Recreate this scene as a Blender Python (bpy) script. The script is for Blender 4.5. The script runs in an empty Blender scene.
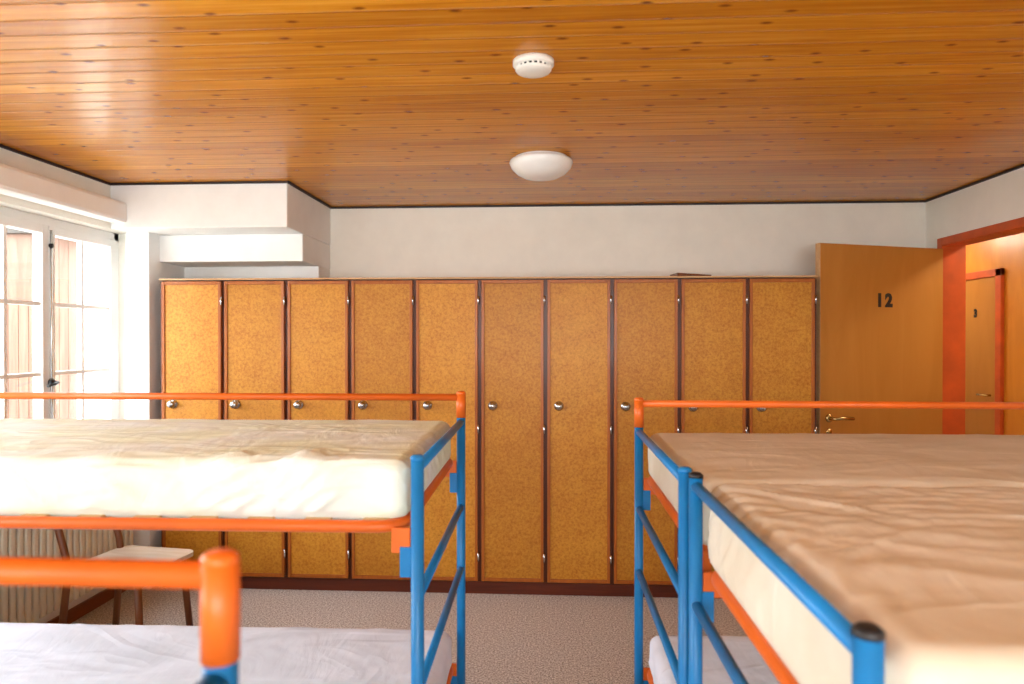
import bpy, math, random
from mathutils import Vector, Matrix, noise
random.seed(4)
S=bpy.context.scene
S.view_settings.view_transform='Standard'
S.view_settings.look='None'
S.view_settings.exposure=1.08

def lin(c):
    return tuple(((v/255)/12.92 if v/255<=0.04045 else ((v/255+0.055)/1.055)**2.4) for v in c)+(1.0,)

# ---------------- material helpers ----------------
class M:
    def __init__(s,name,rough=0.5,base=(200,200,200),metal=0,coat=0,spec=0.5):
        s.m=bpy.data.materials.new(name); s.m.use_nodes=True
        s.t=s.m.node_tree; s.b=s.t.nodes['Principled BSDF']
        s.b.inputs['Base Color'].default_value=lin(base)
        s.b.inputs['Roughness'].default_value=rough
        s.b.inputs['Metallic'].default_value=metal
        s.b.inputs['Coat Weight'].default_value=coat
        s.b.inputs['Coat Roughness'].default_value=0.15
        s.b.inputs['Specular IOR Level'].default_value=spec
    def n(s,typ,**kw):
        x=s.t.nodes.new(typ)
        for k,v in kw.items(): setattr(x,k,v)
        return x
    def l(s,a,b): s.t.links.new(a,b)
    def math(s,op,a,b=None):
        x=s.n('ShaderNodeMath',operation=op)
        for i,v in enumerate((a,b)):
            if v is None: continue
            if isinstance(v,(int,float)): x.inputs[i].default_value=v
            else: s.l(v,x.inputs[i])
        return x.outputs[0]
    def coords(s,scale=(1,1,1)):
        tc=s.n('ShaderNodeTexCoord'); mp=s.n('ShaderNodeMapping')
        s.l(tc.outputs['Object'],mp.inputs[0]); mp.inputs['Scale'].default_value=scale
        return mp.outputs[0]
    def noise(s,vec,scale,detail=4,rough=0.55,dist=0):
        x=s.n('ShaderNodeTexNoise'); x.inputs['Scale'].default_value=scale
        x.inputs['Detail'].default_value=detail; x.inputs['Roughness'].default_value=rough
        x.inputs['Distortion'].default_value=dist
        if vec is not None: s.l(vec,x.inputs['Vector'])
        return x.outputs['Fac']
    def ramp(s,fac,stops):
        x=s.n('ShaderNodeValToRGB'); e=x.color_ramp.elements
        while len(e)<len(stops): e.new(0.5)
        for el,(p,c) in zip(e,stops):
            el.position=p; el.color=lin(c)
        s.l(fac,x.inputs[0]); return x.outputs[0]
    def mix(s,fac,a,b,mode='MIX'):
        x=s.n('ShaderNodeMix',data_type='RGBA',blend_type=mode)
        if isinstance(fac,(int,float)): x.inputs[0].default_value=fac
        else: s.l(fac,x.inputs[0])
        for i,v in ((6,a),(7,b)):
            if isinstance(v,tuple): x.inputs[i].default_value=v
            else: s.l(v,x.inputs[i])
        return x.outputs[2]
    def col(s,c): s.l(c,s.b.inputs['Base Color'])
    def bump(s,h,strength=0.3,dist=0.01):
        x=s.n('ShaderNodeBump'); x.inputs['Strength'].default_value=strength
        x.inputs['Distance'].default_value=dist
        s.l(h,x.inputs['Height']); s.l(x.outputs[0],s.b.inputs['Normal'])

def simple(name,c,rough=0.5,metal=0,coat=0,var=0.06,scale=8,spec=0.5):
    m=M(name,rough,c,metal,coat,spec)
    v=m.coords(); f=m.noise(v,scale,3)
    a=tuple(max(0,x*(1-var)) for x in c); b=tuple(min(255,x*(1+var)) for x in c)
    m.col(m.ramp(f,[(0.3,a),(0.7,b)])); return m.m

def wood(name,c1,c2,scale=(3,3,40),rough=0.4,coat=0.1,spec=0.35):
    m=M(name,rough,c1,0,coat,spec)
    v=m.coords(scale); f=m.noise(v,1.0,6,0.6,0.6)
    m.col(m.ramp(f,[(0.3,c1),(0.7,c2)])); m.bump(f,0.08,0.003); return m.m

# ceiling planks
def ceiling_mat():
    m=M('ceiling_pine_planks',0.26,(190,110,30),0,0.04,0.26)
    m.b.inputs['Coat Roughness'].default_value=0.15
    tc=m.n('ShaderNodeTexCoord'); sp=m.n('ShaderNodeSeparateXYZ'); m.l(tc.outputs['Object'],sp.inputs[0])
    X,Y=sp.outputs[0],sp.outputs[1]
    yb=m.math('DIVIDE',Y,0.092); idx=m.math('FLOOR',yb); fr=m.math('FRACT',m.math('ADD',yb,100.0))
    wn=m.n('ShaderNodeTexWhiteNoise',noise_dimensions='1D'); m.l(idx,wn.inputs['W']); rnd=wn.outputs['Value']
    cx=m.n('ShaderNodeCombineXYZ'); m.l(m.math('ADD',m.math('MULTIPLY',X,1.6),m.math('MULTIPLY',rnd,37.0)),cx.inputs[0])
    m.l(m.math('MULTIPLY',Y,45.0),cx.inputs[1])
    g=m.noise(cx.outputs[0],1.0,5,0.6,0.5)
    base=m.ramp(g,[(0.25,(194,116,20)),(0.5,(222,146,36)),(0.75,(240,174,62))])
    pl=m.ramp(rnd,[(0.0,(222,212,196)),(0.5,(242,238,232)),(1.0,(255,255,255))])
    c=m.mix(1.0,base,pl,'MULTIPLY')
    ck=m.n('ShaderNodeCombineXYZ'); m.l(m.math('ADD',m.math('MULTIPLY',X,5.2),m.math('MULTIPLY',rnd,91.0)),ck.inputs[0])
    m.l(m.math('MULTIPLY',Y,10.87),ck.inputs[1])
    vo=m.n('ShaderNodeTexVoronoi',voronoi_dimensions='2D'); vo.inputs['Scale'].default_value=1.0; m.l(ck.outputs[0],vo.inputs['Vector'])
    d=m.math('ADD',vo.outputs['Distance'],m.math('MULTIPLY',m.math('SUBTRACT',g,0.5),0.06))
    kn=m.n('ShaderNodeMapRange'); kn.inputs[1].default_value=0.04; kn.inputs[2].default_value=0.12
    kn.inputs[3].default_value=1; kn.inputs[4].default_value=0; m.l(d,kn.inputs[0])
    sc=m.n('ShaderNodeSeparateColor'); m.l(vo.outputs['Color'],sc.inputs[0])
    gate=m.math('GREATER_THAN',sc.outputs[0],0.45)
    kf=m.math('MULTIPLY',m.math('MULTIPLY',kn.outputs[0],gate),0.85)
    c=m.mix(kf,c,lin((104,42,6)))
    gr=m.math('LESS_THAN',fr,0.05)
    c=m.mix(m.math('MULTIPLY',gr,0.5),c,lin((110,52,8)))
    m.col(c)
    edge=m.n('ShaderNodeMapRange'); edge.inputs[1].default_value=0.0; edge.inputs[2].default_value=0.08
    m.l(m.math('PINGPONG',fr,0.5),edge.inputs[0])
    m.bump(edge.outputs[0],0.4,0.004)
    return m.m

def carpet_mat():
    m=M('carpet_loop_pile',0.95,(160,145,135),spec=0.1)
    v=m.coords(); f=m.noise(v,110,3,0.85); g=m.noise(v,3,3)
    c=m.ramp(f,[(0.38,(120,110,104)),(0.5,(186,177,171)),(0.62,(238,231,226))])
    c=m.mix(m.math('MULTIPLY',g,0.2),c,lin((176,162,152)))
    m.col(c); m.bump(f,0.4,0.004); return m.m

def panel_mat():
    m=M('locker_cork_panel',0.45,(205,130,35),0,0.06,0.3)
    m.b.inputs['Coat Roughness'].default_value=0.3
    v=m.coords(); f=m.noise(v,60,4,0.85); g=m.noise(v,9,5,0.65,0.5); h=m.noise(v,1.3,2)
    c=m.ramp(f,[(0.36,(150,88,18)),(0.46,(194,130,34)),(0.60,(222,164,62))])
    c2=m.ramp(g,[(0.35,(184,114,24)),(0.65,(212,150,48))])
    c=m.mix(0.45,c,c2)
    c=m.mix(m.math('MULTIPLY',h,0.3),c,lin((184,108,22)))
    oi=m.n('ShaderNodeObjectInfo')
    pr=m.ramp(oi.outputs['Random'],[(0,(230,224,212)),(1,(255,255,255))])
    c=m.mix(1.0,c,pr,'MULTIPLY')
    m.col(c); m.bump(f,0.1,0.002); return m.m

def plaster(name,c):
    m=M(name,0.85,c,spec=0.2)
    v=m.coords(); f=m.noise(v,6,5,0.6); g=m.noise(v,90,3)
    a=tuple(x*0.975 for x in c)
    m.col(m.ramp(f,[(0.3,a),(0.7,c)])); m.bump(g,0.12,0.004); return m.m

def sheet(name,c,tint=None,bs=0.3):
    m=M(name,0.85,c,spec=0.15)
    v=m.coords(); f=m.noise(v,4,3,0.5,0.4)
    g=m.noise(m.coords((9,3,6)),1.0,5,0.55,1.6)
    r1=m.math('ABSOLUTE',m.math('SUBTRACT',m.noise(m.coords((2.2,5.0,5.0)),1.0,2,0.5,0.8),0.5))
    r1=m.math('MINIMUM',m.math('MULTIPLY',r1,9.0),1.0)
    a=tuple(x*0.93 for x in c) if tint is None else tint
    m.col(m.ramp(f,[(0.35,a),(0.65,c)]))
    m.bump(m.math('SUBTRACT',m.math('MULTIPLY',g,0.8),m.math('MULTIPLY',r1,0.5)),bs,0.02); return m.m

MAT=dict(
 ceil=ceiling_mat(), carpet=carpet_mat(), panel=panel_mat(),
 wall=plaster('wall_plaster_white',(249,245,234)),
 soffit=plaster('soffit_plaster_white',(247,246,243)),
 corrwall=wood('corridor_wood_panelling',(206,128,36),(224,150,52),(6,6,1.5)),
 frame_w=wood('locker_frame_wood',(150,76,18),(176,98,28),(30,30,2)),
 carc=wood('locker_carcass_wood',(76,34,12),(100,48,16),(30,30,2)),
 plinth=wood('locker_plinth_wood',(84,34,18),(108,46,24),(2,30,30)),
 edge=wood('locker_edge_strip',(190,146,100),(208,166,118),(2,30,30)),
 door=wood('door_veneer',(180,118,46),(194,132,58),(5,5,1.0),0.4,0.1),
 orange=simple('orange_painted_frame',(200,84,28),0.45),
 torange=simple('bed_orange_enamel',(212,98,26),0.45,0,0.1,0.04,spec=0.35),
 tblue=simple('bed_blue_enamel',(12,112,172),0.42,0,0.1,0.05,spec=0.35),
 black=simple('black_plastic',(22,22,26),0.45),
 chrome=simple('brushed_steel',(190,190,190),0.25,1.0),
 brass=simple('handle_brass',(190,165,110),0.25,1.0),
 white=simple('white_lacquer',(240,240,238),0.4,0,0,0.01),
 opal=simple('opal_glass',(242,240,236),0.25,0,0.1,0.01),
 plas=simple('white_plastic',(238,234,226),0.5,0,0,0.01),
 rad=simple('radiator_enamel',(226,218,196),0.45,0,0,0.02),
 trim=simple('dark_ceiling_trim',(44,26,20),0.6),
 base=wood('baseboard_wood',(110,56,28),(140,76,40),(3,3,30)),
 chairw=wood('chair_beech',(96,50,24),(130,74,38),(20,20,4)),
 chairs=wood('chair_seat_sheen_tint',(196,180,160),(212,198,180),(4,20,4),0.25,0.4),  # pale colour stands in for the bright reflection on the seat
 slat=wood('slat_wood',(190,150,95),(208,170,115),(20,3,20)),
 sh_l=sheet('sheet_pale_cream',(226,234,230),(222,230,208),0.35),
 sh_r=sheet('sheet_beige',(220,210,192),(212,200,178),0.2),
 sh_b=sheet('sheet_cool_white',(238,241,254),None,0.25),
 shed=wood('weathered_boards',(92,70,60),(118,94,82),(12,12,1),0.95,0.0,0.05),
 shedroof=simple('roof_slate',(70,66,62),0.9,spec=0.1),
 ground=simple('gravel_ground',(150,148,140),0.9,0,0,0.12,3,spec=0.1),
)
g=M('window_glass'); 
tr=g.n('ShaderNodeBsdfTransparent'); gl=g.n('ShaderNodeBsdfGlossy'); gl.inputs['Roughness'].default_value=0.02
mx=g.n('ShaderNodeMixShader'); mx.inputs[0].default_value=0.05
g.l(tr.outputs[0],mx.inputs[1]); g.l(gl.outputs[0],mx.inputs[2])
g.l(mx.outputs[0],g.t.nodes['Material Output'].inputs[0]); MAT['glass']=g.m
e=M('corridor_fill_glow'); e.b.inputs['Emission Color'].default_value=(1,0.88,0.68,1); e.b.inputs['Emission Strength'].default_value=26; MAT['glow']=e.m  # emission for the added, unseen corridor lamps

# ---------------- mesh helpers ----------------
def link(o,parent=None):
    S.collection.objects.link(o)
    if parent: o.parent=parent
    return o
def empty(name,loc=(0,0,0),rotz=0):
    o=bpy.data.objects.new(name,None); o.empty_display_size=0.1; o.location=loc; o.rotation_euler=(0,0,rotz)
    S.collection.objects.link(o); return o
def meshobj(name,verts,faces,mat,parent=None,smooth=False):
    me=bpy.data.meshes.new(name); me.from_pydata(verts,[],faces); me.update()
    import bmesh
    bm=bmesh.new(); bm.from_mesh(me); bmesh.ops.recalc_face_normals(bm,faces=bm.faces); bm.to_mesh(me); bm.free()
    me.materials.append(MAT[mat] if isinstance(mat,str) else mat)
    if smooth:
        for p in me.polygons: p.use_smooth=True
    o=bpy.data.objects.new(name,me); return link(o,parent)
def box(name,x0,x1,y0,y1,z0,z1,mat,parent=None,bev=0.0):
    return boxes(name,[(x0,x1,y0,y1,z0,z1)],mat,parent,bev)
def boxes(name,lst,mat,parent=None,bev=0.0):
    V=[];F=[]
    for (x0,x1,y0,y1,z0,z1) in lst:
        x0,x1=sorted((x0,x1)); y0,y1=sorted((y0,y1)); z0,z1=sorted((z0,z1))
        n=len(V)
        V+=[(x0,y0,z0),(x1,y0,z0),(x1,y1,z0),(x0,y1,z0),(x0,y0,z1),(x1,y0,z1),(x1,y1,z1),(x0,y1,z1)]
        F+=[tuple(i+n for i in q) for q in [(0,3,2,1),(4,5,6,7),(0,1,5,4),(1,2,6,5),(2,3,7,6),(3,0,4,7)]]
    o=meshobj(name,V,F,mat,parent)
    if bev:
        b=o.modifiers.new('bev','BEVEL'); b.width=bev; b.segments=2; b.limit_method='ANGLE'
    return o
def tube(name,pts,r,mat,parent=None,closed=False,seg=16):
    pts=[Vector(p) for p in pts]; n=len(pts); V=[];F=[]
    prev=None
    for i,p in enumerate(pts):
        if closed: t=(pts[(i+1)%n]-pts[i-1]).normalized()
        elif i==0: t=(pts[1]-p).normalized()
        elif i==n-1: t=(p-pts[i-1]).normalized()
        else: t=((pts[i+1]-p).normalized()+(p-pts[i-1]).normalized()).normalized()
        if prev is None:
            a=Vector((0,0,1)) if abs(t.z)<0.9 else Vector((1,0,0))
            u=(a-t*a.dot(t)).normalized()
        else: u=(prev-t*prev.dot(t)).normalized()
        prev=u; w=t.cross(u)
        for k in range(seg):
            an=2*math.pi*k/seg; V.append(p+(u*math.cos(an)+w*math.sin(an))*r)
    m=n if closed else n-1
    for i in range(m):
        j=(i+1)%n
        for k in range(seg):
            k2=(k+1)%seg; F.append((i*seg+k,i*seg+k2,j*seg+k2,j*seg+k))
    if not closed:
        F.append(tuple(range(seg-1,-1,-1))); F.append(tuple((n-1)*seg+k for k in range(seg)))
    o=meshobj(name,[tuple(v) for v in V],F,mat,parent,True)
    for p in o.data.polygons:
        if len(p.vertices)>4: p.use_smooth=False
    return o
def lathe(name,prof,loc,axis,mat,parent=None,seg=32):
    V=[];F=[];ax=Vector(axis).normalized()
    a=Vector((0,0,1)) if abs(ax.z)<0.9 else Vector((1,0,0))
    u=(a-ax*a.dot(ax)).normalized(); w=ax.cross(u); L=Vector(loc)
    for r,h in prof:
        for k in range(seg):
            an=2*math.pi*k/seg; V.append(tuple(L+ax*h+(u*math.cos(an)+w*math.sin(an))*max(r,1e-4)))
    for i in range(len(prof)-1):
        for k in range(seg):
            k2=(k+1)%seg; F.append((i*seg+k,i*seg+k2,(i+1)*seg+k2,(i+1)*seg+k))
    F.append(tuple(range(seg-1,-1,-1))); F.append(tuple((len(prof)-1)*seg+k for k in range(seg)))
    return meshobj(name,V,F,mat,parent,True)
def rrect(x0,x1,y0,y1,z,r,n=8):
    P=[]
    for cx,cy,a0 in ((x1-r,y1-r,0),(x0+r,y1-r,90),(x0+r,y0+r,180),(x1-r,y0+r,270)):
        for k in range(n+1):
            a=math.radians(a0+90*k/n); P.append((cx+r*math.cos(a),cy+r*math.sin(a),z))
    return P

def mattress(name,x0,x1,y0,y1,z0,z1,mat,parent,seed=0,amp=0.004,ang=0.4,bunch=None,step=0.016,r=0.035,crown=0.006):
    """fitted-sheet mattress; bunch = list of (x,y,radius,amp,angle): sharp creases running along angle"""
    x0,x1=sorted((x0,x1))
    L=(x1-x0,y1-y0,z1-z0); N=[max(2,int(l/step)) for l in L]; N[2]=max(N[2],10)
    vid={};V=[];F=[]
    def gv(i,j,k):
        key=(i,j,k)
        if key in vid: return vid[key]
        p=Vector((x0+L[0]*i/N[0],y0+L[1]*j/N[1],z0+L[2]*k/N[2]))
        q=Vector((min(max(p.x,x0+r),x1-r),min(max(p.y,y0+r),y1-r),min(max(p.z,z0+r*0.5),z1-r)))
        d=p-q; nrm=d.normalized() if d.length>1e-6 else Vector((0,0,1))
        if d.length>1e-6:
            mxc=max(abs(d.x),abs(d.y),abs(d.z)*(1 if p.z>(z0+z1)/2 else 2))
            p=q+nrm*min(r,mxc)
        ca,sa=math.cos(ang),math.sin(ang)
        a=p.x*ca+p.y*sa; b=-p.x*sa+p.y*ca
        w1=noise.noise(Vector((a*1.5+seed,b*7,seed*3)))
        w2=noise.noise(Vector((a*1.2+seed*2,b*2.0,seed)))
        h=max(0,1-abs(w1)*6)*0.8+w2*0.8
        side=1-abs(nrm.z)
        if side>0.5:
            tt=p.x if abs(nrm.y)>abs(nrm.x) else p.y
            w3=noise.noise(Vector((tt*6+p.z*9,seed+5,p.z*3)))
            h=h*0.3+max(0,1-abs(w3)*5)*1.2
        disp=h*amp
        if bunch:
            for bx,by,rad,ba,an in bunch:
                yy=(p.y-by)-(z1-p.z)
                xx=p.x-bx
                dd=math.hypot(xx,yy)
                if dd>rad*2.2: continue
                wgt=math.exp(-(dd/rad)**2)
                c2,s2=math.cos(an),math.sin(an)
                al=xx*c2+yy*s2; ac=-xx*s2+yy*c2
                ac+=0.25*al*al/rad
                n1=noise.noise(Vector((al*3,ac*14,seed+3)))
                n2=noise.noise(Vector((al*5+9,ac*26,seed+1)))
                disp+=wgt*ba*(max(0,1-abs(n1)*3.5)*1.0+max(0,1-abs(n2)*4)*0.45)
        if p.z>z0+0.012: p=p+nrm*disp
        cu=(max(0,math.sin(math.pi*i/N[0]))*max(0,math.sin(math.pi*j/N[1])))**0.5
        if k>N[2]/2: p.z+=crown*cu
        vid[key]=len(V); V.append(tuple(p)); return vid[key]
    A,B,C=N
    for i in range(A):
        for j in range(B):
            F.append((gv(i,j,C),gv(i+1,j,C),gv(i+1,j+1,C),gv(i,j+1,C)))
            F.append((gv(i,j,0),gv(i,j+1,0),gv(i+1,j+1,0),gv(i+1,j,0)))
    for i in range(A):
        for k in range(C):
            F.append((gv(i,0,k),gv(i+1,0,k),gv(i+1,0,k+1),gv(i,0,k+1)))
            F.append((gv(i,B,k),gv(i,B,k+1),gv(i+1,B,k+1),gv(i+1,B,k)))
    for j in range(B):
        for k in range(C):
            F.append((gv(0,j,k),gv(0,j,k+1),gv(0,j+1,k+1),gv(0,j+1,k)))
            F.append((gv(A,j,k),gv(A,j+1,k),gv(A,j+1,k+1),gv(A,j,k+1)))
    return meshobj(name,V,F,mat,parent,True)

# ---------------- room shell ----------------
XL,XR,YB,YF,H=-2.53,2.427,4.57,-1.6,2.39
box('floor',XL-0.3,XR+1.4,YF-0.3,8.2,-0.12,0,'carpet')
o=box('ceiling',XL-0.3,XR,YF-0.3,YB+0.15,H,H+0.12,'ceil')
box('wall_back',XL-0.3,XR+0.12,YB,YB+0.15,0,H,'wall')
WY0,WY1,WZ0,WZ1=2.82,4.00,0.86,2.13
w2a,w2b=-0.4,2.3
boxes('wall_left',[
 (XL-0.3,XL,YF,w2a,0,H),(XL-0.3,XL,w2b,WY0,0,H),(XL-0.3,XL,WY1,YB,0,H),
 (XL-0.3,XL,w2a,w2b,0,WZ0),(XL-0.3,XL,w2a,w2b,WZ1,H),
 (XL-0.3,XL,WY0,WY1,0,WZ0),(XL-0.3,XL,WY0,WY1,WZ1,H)],'wall')
RW0,RW1,RZ0,RZ1=-1.7,1.5,0.8,2.15
boxes('wall_front',[(XL-0.3,RW0,YF-0.2,YF,0,H),(RW1,XR+0.12,YF-0.2,YF,0,H),(RW0,RW1,YF-0.2,YF,0,RZ0),(RW0,RW1,YF-0.2,YF,RZ1,H)],'wall')
DY0,DY1,DZ=3.44,4.36,2.07
boxes('wall_right',[(XR,XR+0.12,YF,DY0-0.05,0,H),(XR,XR+0.12,DY1+0.05,YB,0,H),(XR,XR+0.12,DY0-0.05,DY1+0.05,DZ+0.04,H)],'wall')
box('wall_pier',XL,-2.385,3.94,YB,0,H,'soffit',None,0.004)
boxes('wall_soffit_stepped',[(XL,-1.49,3.80,YB,2.13,H-0.001),(XL+0.01,-1.492,4.05,YB-0.001,1.965,2.13),(XL+0.02,-1.494,4.34,YB-0.002,1.885,1.965)],'soffit',None,0.006)
box('trim_window_lintel',XL,XL+0.10,-1.5,3.94,2.16,2.28,'soffit',None,0.02)
tz0=H-0.012
box('trim_1',-1.49,XR,YB-0.014,YB,tz0,H,'trim')
box('trim_2',XR-0.014,XR,YF,YB-0.014,tz0,H,'trim')
box('trim_3',XL,XL+0.014,YF,3.8,tz0,H,'trim')
box('trim_4',XL,-1.476,3.786,3.80,tz0,H,'trim')
box('trim_5',-1.49,-1.476,3.80,YB-0.014,tz0,H,'trim')
box('baseboard_left',XL,XL+0.015,YF,3.94,0,0.07,'base')
box('baseboard_right',XR-0.015,XR,YF,DY0-0.06,0,0.07,'base')
box('baseboard_back',1.56,XR,YB-0.015,YB,0,0.07,'base')

# windows
def window(name,axis,pos,a0,a1,z0,z1,sashes=2,inward=1):
    E=empty(name)
    def put(nm,lst,mat,bev=0.003):
        L=[]
        for (u0,u1,za,zb,d0,d1) in lst:
            p0,p1=pos+d0*inward,pos+d1*inward
            L.append((p0,p1,u0,u1,za,zb) if axis=='x' else (u0,u1,p0,p1,za,zb))
        return boxes(nm,L,mat,E,bev)
    fw=0.045
    put('outer_frame',[(a0,a0+fw,z0,z1,-0.03,0.03),(a1-fw,a1,z0,z1,-0.03,0.03),(a0,a1,z1-fw,z1,-0.03,0.03),(a0,a1,z0,z0+fw,-0.03,0.03)],'white')
    w=(a1-a0-2*fw)/sashes; L=[];G=[];B=[]
    for s in range(sashes):
        s0=a0+fw+s*w; s1=s0+w; t=0.045
        zb,zt=z0+fw,z1-fw
        L+=[(s0+.002,s0+t,zb,zt,-0.015,0.04),(s1-t,s1-.002,zb,zt,-0.015,0.04),(s0+t,s1-t,zt-t,zt,-0.015,0.04),(s0+t,s1-t,zb,zb+t,-0.015,0.04)]
        G.append((s0+t,s1-t,zb+t,zt-t,0.008,0.012))
        c=(s0+s1)/2
        B.append((c-0.010,c+0.010,zb+t,zt-t,0.0,0.028))
        for q in (1/3,2/3):
            zz=zb+t+(zt-zb-2*t)*q; B.append((s0+t,s1-t,zz-0.010,zz+0.010,0.001,0.027))
    put('sashes',L,'white'); put('glass_panes',G,'glass',0); put('glazing_bars',B,'white',0)
    put('sill',[(a0,a1,z0-0.03,z0+0.005,0.03,abs(pos-(XL if axis=='x' else YF))+0.05)],'white')
    m=(a0+a1)/2
    if axis=='x':
        px=pos+0.052*inward
        tube('espagnolette_rod',[(px,m,z0+0.08),(px,m,z1-0.07)],0.006,'chrome',E,seg=8)
        lathe('handle_rose',[(0.02,0),(0.02,0.012),(0.012,0.02)],(px-0.006,m,1.27),(1,0,0),'black',E,16)
        tube('handle_knob',[(px+0.005,m,1.27),(px+0.035,m,1.27),(px+0.04,m-0.03,1.262),(px+0.04,m-0.08,1.256)],0.008,'black',E,seg=10)
        lathe('catch_top',[(0.012,0),(0.012,0.012)],(px-0.006,m,1.98),(1,0,0),'black',E,16)
    return E
window('window_1','x',XL-0.11,WY0,WY1,WZ0,WZ1)
window('window_added_left','x',XL-0.11,w2a,w2b,WZ0,WZ1,4)  # out-of-view window, added to let more daylight in from the left
window('window_added_rear','y',YF-0.1,RW0,RW1,RZ0,RZ1,4)  # added behind the camera and sized for soft light on camera-facing sides

def portal(name,loc,rot,sx,sy):
    l=bpy.data.lights.new(name,'AREA'); l.shape='RECTANGLE'; l.size=sx; l.size_y=sy; l.cycles.is_portal=True
    o=bpy.data.objects.new(name,l); o.location=loc; o.rotation_euler=rot; S.collection.objects.link(o)
zc=(WZ0+WZ1)/2; zs=WZ1-WZ0
portal('window_portal',(XL-0.29,(WY0+WY1)/2,zc),(0,math.radians(-90),0),zs,WY1-WY0)
portal('window_portal.001',(XL-0.29,(w2a+w2b)/2,zc),(0,math.radians(-90),0),zs,w2b-w2a)
portal('window_portal.002',((RW0+RW1)/2,YF-0.19,(RZ0+RZ1)/2),(math.radians(90),0,0),RW1-RW0,RZ1-RZ0)

# ---------------- corridor + doors ----------------
CX=3.62
box('wall_corridor',CX,CX+0.12,1.2,8.2,0,2.5,'corrwall')
box('wall_corridor_near',XR+0.12,CX,1.2,1.3,0,2.5,'wall')
box('wall_corridor_far',XR+0.12,CX,8.1,8.2,0,2.5,'wall')
box('wall_corridor_side',XR,XR+0.12,YB+0.15,8.2,0,2.5,'wall')
box('ceiling_corridor',XR+0.12,CX,1.2,8.2,2.42,2.5,'wall')
boxes('trim_door_frame',[
 (XR-0.012,XR+0.132,DY1,DY1+0.055,0,DZ+0.05),(XR-0.012,XR+0.132,DY0-0.055,DY0,0,DZ+0.05),(XR-0.012,XR+0.132,DY0,DY1,DZ,DZ+0.05)],'orange',None,0.003)
for nm,yy in (('corridor_fill_lamp',4.0),('corridor_fill_lamp.001',6.4)):  # unseen lamps, added to brighten the corridor wall
    E=empty(nm,(3.08,yy,2.418))
    lathe('opal_dome',[(0.13,0),(0.13,-0.02),(0.12,-0.05),(0.08,-0.075),(0.0,-0.085)],(0,0,0),(0,0,1),'glow',E,24)

def lever(parent,x,y,z,s=1,d=-1):
    lathe('handle_rose',[(0.024,0),(0.024,0.006),(0.012,0.010)],(x,y,z),(0,d,0),'brass',parent,20)
    tube('handle_lever',[(x,y,z),(x,y+d*0.04,z),(x+s*0.012,y+d*0.05,z),(x+s*0.05,y+d*0.052,z+0.002),(x+s*0.13,y+d*0.05,z-0.002)],0.010,'brass',parent,seg=12)
    lathe('key_rose',[(0.02,0),(0.02,0.005)],(x,y,z-0.08),(0,d,0),'brass',parent,20)
def text(parent,s,loc,size,rot,sp=1.0,off=0.006):
    c=bpy.data.curves.new('number','FONT'); c.body=s; c.size=size; c.extrude=0.0008; c.offset=off; c.align_x='CENTER'; c.space_character=sp
    c.materials.append(MAT['black']); o=bpy.data.objects.new('number',c); o.location=loc; o.rotation_euler=rot
    link(o,parent)
dv=Vector((1.565-XR,4.035-4.35)); wd=dv.length
E=empty('door_1',(XR-0.006,4.352,0.0),math.atan2(-dv.y,-dv.x))
box('door_leaf',-wd,-0.004,0,0.04,0.012,2.05,'door',E,0.002)
box('door_edge_lipping',-wd-0.003,-wd,0.001,0.039,0.012,2.05,'edge',E)
lever(E,-wd+0.06,-0.0,1.035,1,-1)
text(E,'12',(-wd*0.50,-0.002,1.69),0.105,(math.radians(90),0,0),1.3)
E=empty('door_2',(CX,0,0))
boxes('door_frame',[(-0.03,-0.001,5.66,5.73,0,2.06),(-0.03,-0.001,6.52,6.59,0,2.06),(-0.03,-0.001,5.66,6.59,2.0,2.06)],'orange',E,0.003)
box('door_leaf',-0.018,-0.001,5.735,6.515,0.01,1.995,'door',E)
text(E,'3',(-0.02,6.0,1.68),0.09,(math.radians(90),0,math.radians(-90)))
tube('handle_lever',[(-0.018,5.80,1.03),(-0.06,5.80,1.03),(-0.065,5.90,1.03)],0.009,'brass',E,seg=10)

# ---------------- lockers ----------------
LX0,LX1,LY,LZ=-2.335,1.512,3.97,1.856
E=empty('locker_cabinet',(0,LY,0))
pw=(LX1-LX0)/10
D=YB-LY-0.004
boxes('carcass',[(LX0,LX0+0.018,0.02,D,0.07,LZ-0.02),(LX1-0.018,LX1,0.02,D,0.07,LZ-0.02),(LX0,LX1,0.02,D,LZ-0.02,LZ-0.012),(LX0,LX1,D-0.01,D,0.07,LZ-0.02),(LX0,LX1,0.02,D,0.07,0.09)]
  +[(LX0+pw*i-0.014,LX0+pw*i+0.014,0.018,D-0.01,0.07,LZ-0.02) for i in range(1,10)]
  +[(LX0,LX0+0.014,0.005,0.02,0.07,LZ-0.02),(LX1-0.014,LX1,0.005,0.02,0.07,LZ-0.02)],'carc',E)
box('plinth',LX0+0.0,LX1,0.012,D,0.0,0.07,'plinth',E)
box('top_edge',LX0-0.004,LX1+0.004,-0.006,D,LZ-0.010,LZ,'edge',E,0.002)
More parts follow.
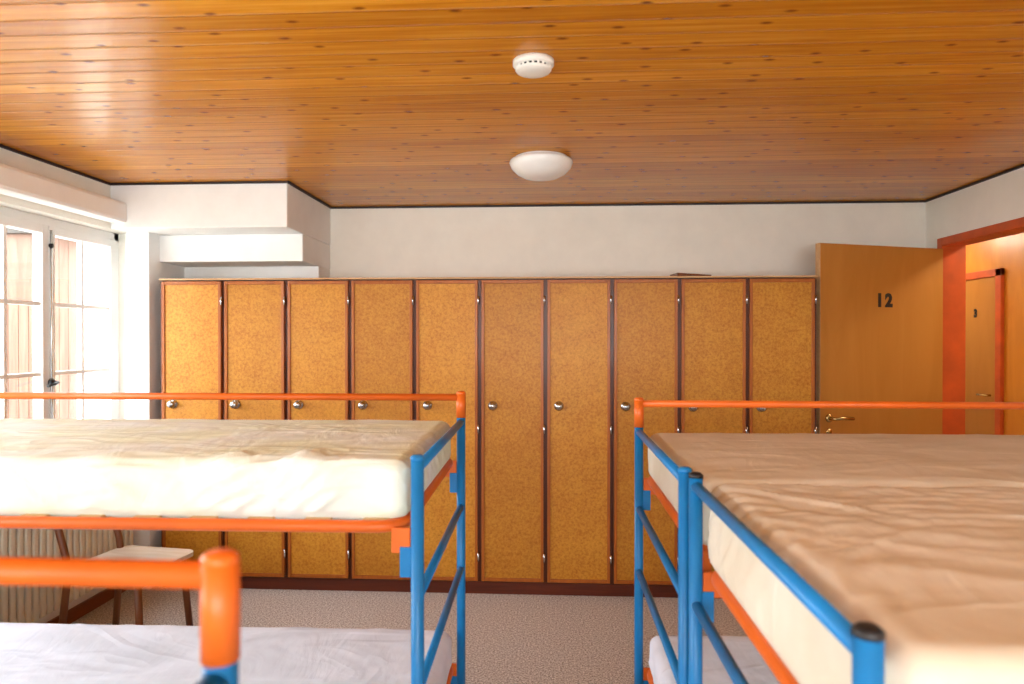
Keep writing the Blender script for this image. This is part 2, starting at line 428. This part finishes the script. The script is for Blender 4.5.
for i in range(10):
    a=LX0+pw*i+0.011; b=LX0+pw*(i+1)-0.011; z0,z1=0.078,LZ-0.018; f=0.017
    boxes('door_frame_%d'%(i+1),[(a,a+f,-0.004,0.017,z0,z1),(b-f,b,-0.004,0.017,z0,z1),(a+f,b-f,-0.004,0.017,z1-f*1.2,z1),(a+f,b-f,-0.004,0.017,z0,z0+f*1.2)],'frame_w',E,0.002)
    box('door_panel_%d'%(i+1),a+f,b-f,0.003,0.015,z0+f,z1-f,'panel',E)
    kx=a+0.066; kz=1.105
    lathe('lock_rose_%d'%(i+1),[(0.028,0.0),(0.028,0.005),(0.019,0.008),(0.012,0.018),(0.019,0.026),(0.022,0.034),(0.016,0.041),(0,0.043)],(kx,0.004,kz),(0,-1,0),'chrome',E,24)
    for q,z in enumerate((0.22,0.97,1.72)):
        tube('hinge_%d_%d'%(i+1,q+1),[(b+0.004,-0.006,z-0.025),(b+0.004,-0.006,z+0.025)],0.0065,'chrome',E,seg=8)
E=empty('wooden_board',(0.83,4.10,LZ))
meshobj('plank',[(-0.09,-0.08,0),(0.11,-0.05,0),(0.09,0.09,0),(-0.11,0.06,0),(-0.09,-0.08,0.024),(0.11,-0.05,0.014),(0.09,0.09,0.014),(-0.11,0.06,0.024)],[(0,3,2,1),(4,5,6,7),(0,1,5,4),(1,2,6,5),(2,3,7,6),(3,0,4,7)],'chairw',E)

# ---------------- ceiling fittings ----------------
E=empty('ceiling_lamp',(-0.045,3.38,H))
lathe('lamp_base',[(0.13,0),(0.13,-0.014)],(0,0,0),(0,0,1),'white',E,40)
lathe('opal_dome',[(0.140,-0.010),(0.154,-0.016),(0.157,-0.026),(0.146,-0.052),(0.120,-0.078),(0.085,-0.096),(0.04,-0.106),(0,-0.108)],(0,0,0),(0,0,1),'opal',E,48)
E=empty('smoke_detector',(-0.054,2.20,H))
lathe('housing_base',[(0.066,0),(0.066,-0.014),(0.062,-0.018)],(0,0,0),(0,0,1),'plas',E,40)
lathe('grille_core',[(0.050,-0.016),(0.050,-0.028)],(0,0,0),(0,0,1),'black',E,32)
lathe('housing_cap',[(0.056,-0.026),(0.058,-0.029),(0.053,-0.035),(0.030,-0.039),(0,-0.040)],(0,0,0),(0,0,1),'plas',E,40)
for k in range(20):
    an=2*math.pi*k/20; x,y=0.054*math.cos(an),0.054*math.sin(an)
    tube('rib_%d'%k,[(x,y,-0.016),(x,y,-0.029)],0.004,'plas',E,seg=6)

# ---------------- radiator ----------------
E=empty('radiator',(XL,0,0))
boxes('ribs',[(0.05,0.11,2.84+0.046*i,2.84+0.046*i+0.034,0.16,0.72) for i in range(22)],'rad',E,0.008)
boxes('manifold',[(0.06,0.10,2.84,3.84,0.18,0.22),(0.06,0.10,2.84,3.84,0.66,0.70)],'rad',E,0.005)
boxes('wall_brackets',[(0,0.06,3.1,3.13,0.25,0.28),(0,0.06,3.6,3.63,0.25,0.28),(0,0.06,3.1,3.13,0.6,0.63),(0,0.06,3.6,3.63,0.6,0.63)],'rad',E)
tube('feed_pipe',[(0.08,2.87,0.18),(0.08,2.87,0.0)],0.009,'rad',E,seg=10)

# ---------------- chair ----------------
E=empty('wooden_chair',(-1.985,3.12,0),math.radians(-8))
def leg(nm,p0,p1,r): tube(nm,[p0,p1],r,'chairw',E,seg=10)
leg('leg_1',(0.20,-0.17,0),(0.165,-0.15,0.43),0.016)
leg('leg_2',(0.20,0.17,0),(0.165,0.15,0.43),0.016)
for nm,s in (('leg_3',-1),('leg_4',1)):
    tube(nm,[(-0.235,s*0.17,0),(-0.19,s*0.16,0.42),(-0.20,s*0.16,0.5),(-0.25,s*0.16,0.66),(-0.29,s*0.16,0.80)],0.016,'chairw',E,seg=10)
P=rrect(-0.20,0.215,-0.20,0.20,0,0.05,6); n=len(P)
V=[(p[0],p[1],0.43) for p in P]+[(p[0],p[1],0.450) for p in P]
F=[tuple(range(n-1,-1,-1)),tuple(range(n,2*n))]+[(i,(i+1)%n,n+(i+1)%n,n+i) for i in range(n)]
meshobj('seat',V,F,'chairs',E)
boxes('apron',[(-0.18,0.17,-0.16,-0.14,0.375,0.43),(-0.18,0.17,0.14,0.16,0.375,0.43),(0.15,0.17,-0.14,0.14,0.375,0.43),(-0.19,-0.17,-0.14,0.14,0.375,0.43)],'chairw',E)
V=[];F=[]
for i in range(13):
    y=-0.19+0.38*i/12; b=-0.03*math.cos(y/0.19*math.pi/2)
    for (dx,z) in ((-0.262,0.66),(-0.292,0.80),(-0.280,0.80),(-0.250,0.66)): V.append((dx+b+0.03,y,z))
for i in range(12):
    for k in range(4):
        F.append((i*4+k,i*4+(k+1)%4,(i+1)*4+(k+1)%4,(i+1)*4+k))
F+= [(0,1,2,3),(48,51,50,49)]
meshobj('backrest',V,F,'chairw',E,False)

# ---------------- bunk beds ----------------
def bunk(loc,sx,W,L,rail,frame,guard,guard_side,top,low,rot=0,seed=1,caps=False,bunch=None,inset=0.02,lift=0.135,amp=0.002,ang=0.3,step=0.016):
    E=empty('bunk_bed',loc,math.radians(rot)); r=0.0155
    for xi,x in enumerate((0,sx*L)):
        for yi,y in enumerate((0,W)):
            nm='post_%d'%(xi*2+yi+1)
            tube(nm,[(x,y,0.0),(x,y,rail)],r,'tblue',E)
            lathe(nm+'_foot',[(0.019,0.0),(0.019,0.025)],(x,y,0),(0,0,1),'black',E,16)
            if guard and yi==guard_side:
                tube(nm+'_guard_upright',[(x,y,rail-0.005),(x,y,guard-0.004)],r+0.0015,'torange',E)
                lathe(nm+'_knob',[(r+0.0015,-0.006),(r+0.001,0.002),(r*0.7,0.006),(0,0.007)],(x,y,guard),(0,0,1),'torange',E,16)
            else:
                lathe(nm+'_cap',[(r+0.001,-0.002),(r+0.001,0.004),(r*0.7,0.009),(0,0.010)],(x,y,rail),(0,0,1),'black' if caps else 'tblue',E,16)
        for q,z in enumerate((rail-0.022,0.90,0.68,0.20)):
            tube('end_rung_%d_%d'%(xi+1,q+1),[(x,0,z),(x,W,z)],0.0115 if q else 0.0125,'tblue',E,seg=12)
        s=sx if xi==0 else -sx
        for yi,y in enumerate((0,W)):
            for lv,fz in enumerate((frame,low)):
                boxes('bracket_blue_%d%d%d'%(xi,yi,lv),[(x+s*0.012,x+s*0.040,y-0.007,y+0.007,fz-0.115,fz-0.045)],'tblue',E,0.002)
                boxes('bracket_orange_%d%d%d'%(xi,yi,lv),[(x+s*0.016,x+s*0.060,y-0.004,y+0.004,fz-0.060,fz-0.002)],'torange',E,0.002)
    if guard:
        y=W if guard_side else 0
        tube('guard_rail',[(0,y,guard-0.016),(sx*L,y,guard-0.016)],0.0125,'torange',E)
    for nm,z in (('upper',frame),('lower',low)):
        a,b=sorted((sx*0.034,sx*(L-0.034)))
        tube(nm+'_frame_loop',rrect(a,b,0.0,W,z,0.07),0.0145,'torange',E,True)
        boxes(nm+'_slats',[(sx*(0.10+i*(L-0.2)/13)-0.03,sx*(0.10+i*(L-0.2)/13)+0.03,0.010,W-0.010,z+0.001,z+0.0135) for i in range(14)],'slat',E)
    a=sx*(0.03); b=sx*(L-0.03)
    mattress('upper_mattress',a,b,inset,W-inset,frame+0.0145,frame+0.0145+lift,top[0],E,seed,amp,ang,bunch,step)
    mattress('lower_mattress',a,b,0.02,W-0.02,low+0.0145,low+0.0145+0.12,top[1],E,seed+7,0.004,0.5,None,0.022)
    return E
bunk((-0.305,1.555,0),-1,0.862,1.98,1.222,1.065,1.305,1,('sh_l','sh_b'),0.34,0.8,1,
     bunch=[(-0.24,0.0,0.12,0.022,0.5),(-0.42,0.0,0.13,0.016,0.35),(-0.75,0.0,0.14,0.009,0.1)],step=0.008,amp=0.003,lift=0.130)
bunk((-0.300,-0.245,0),-1,0.85,1.98,1.212,1.06,1.300,1,('sh_l','sh_b'),0.34,0,2,inset=0.09)
bunk((0.312,1.600,0),1,0.822,1.98,1.192,1.01,1.285,1,('sh_r','sh_b'),0.34,0,3,bunch=[(0.1,0.0,0.2,0.004,0.3)],lift=0.145,inset=-0.01,amp=0.002)
bunk((0.335,0.738,0),1,0.820,1.98,1.188,0.975,None,1,('sh_r','sh_b'),0.34,0.5,4,True,bunch=[(0.15,0.80,0.32,0.007,-0.5),(0.05,0.35,0.25,0.006,1.0),(0.6,0.6,0.4,0.005,-0.2)],lift=0.178,inset=-0.012,amp=0.003,ang=-0.4,step=0.010)

# ---------------- outside ----------------
box('ground',-40,XL-0.31,-30,40,-0.2,-0.12,'ground')
E=empty('wooden_shed',(0,0,-0.12))
boxes('board_walls',[(-9,-6,7.72+0.16*i,7.72+0.16*i+0.155,0,2.9) for i in range(5)],'shed',E,0.01)
meshobj('gable_roof',[(-5.8,7.65,2.85),(-5.8,8.6,2.85),(-7.5,8.6,3.7),(-7.5,7.65,3.7),(-9.3,8.6,2.85),(-9.3,7.65,2.85)],[(0,1,2,3),(3,2,4,5),(0,3,5),(1,4,2),(0,5,4,1)],'shedroof',E)
E=empty('garden_fence',(0,0,-0.12))
boxes('fence_boards',[(-6.03,-6.0,5.6+0.15*i,5.6+0.15*i+0.14,0,2.0) for i in range(14)],'shed',E,0.004)

w=bpy.data.worlds.new('overcast_sky'); S.world=w; w.use_nodes=True
nt=w.node_tree; bg=nt.nodes['Background']; bg.inputs[1].default_value=8.0
tc=nt.nodes.new('ShaderNodeTexCoord'); sp=nt.nodes.new('ShaderNodeSeparateXYZ'); rp=nt.nodes.new('ShaderNodeValToRGB')
nt.links.new(tc.outputs['Generated'],sp.inputs[0]); nt.links.new(sp.outputs[2],rp.inputs[0])
rp.color_ramp.elements[0].color=(0.94,0.96,0.97,1); rp.color_ramp.elements[1].color=(0.82,0.91,1,1)
nt.links.new(rp.outputs[0],bg.inputs[0])

cd=bpy.data.cameras.new('camera'); cd.lens=24; cd.sensor_width=36; cd.clip_start=0.02
cd.dof.use_dof=True; cd.dof.focus_distance=3.6; cd.dof.aperture_fstop=3.2
cam=bpy.data.objects.new('camera',cd); cam.location=(0,0,1.5)
cam.rotation_euler=(math.radians(90-0.33),0,math.radians(3.2)); S.collection.objects.link(cam); S.camera=cam
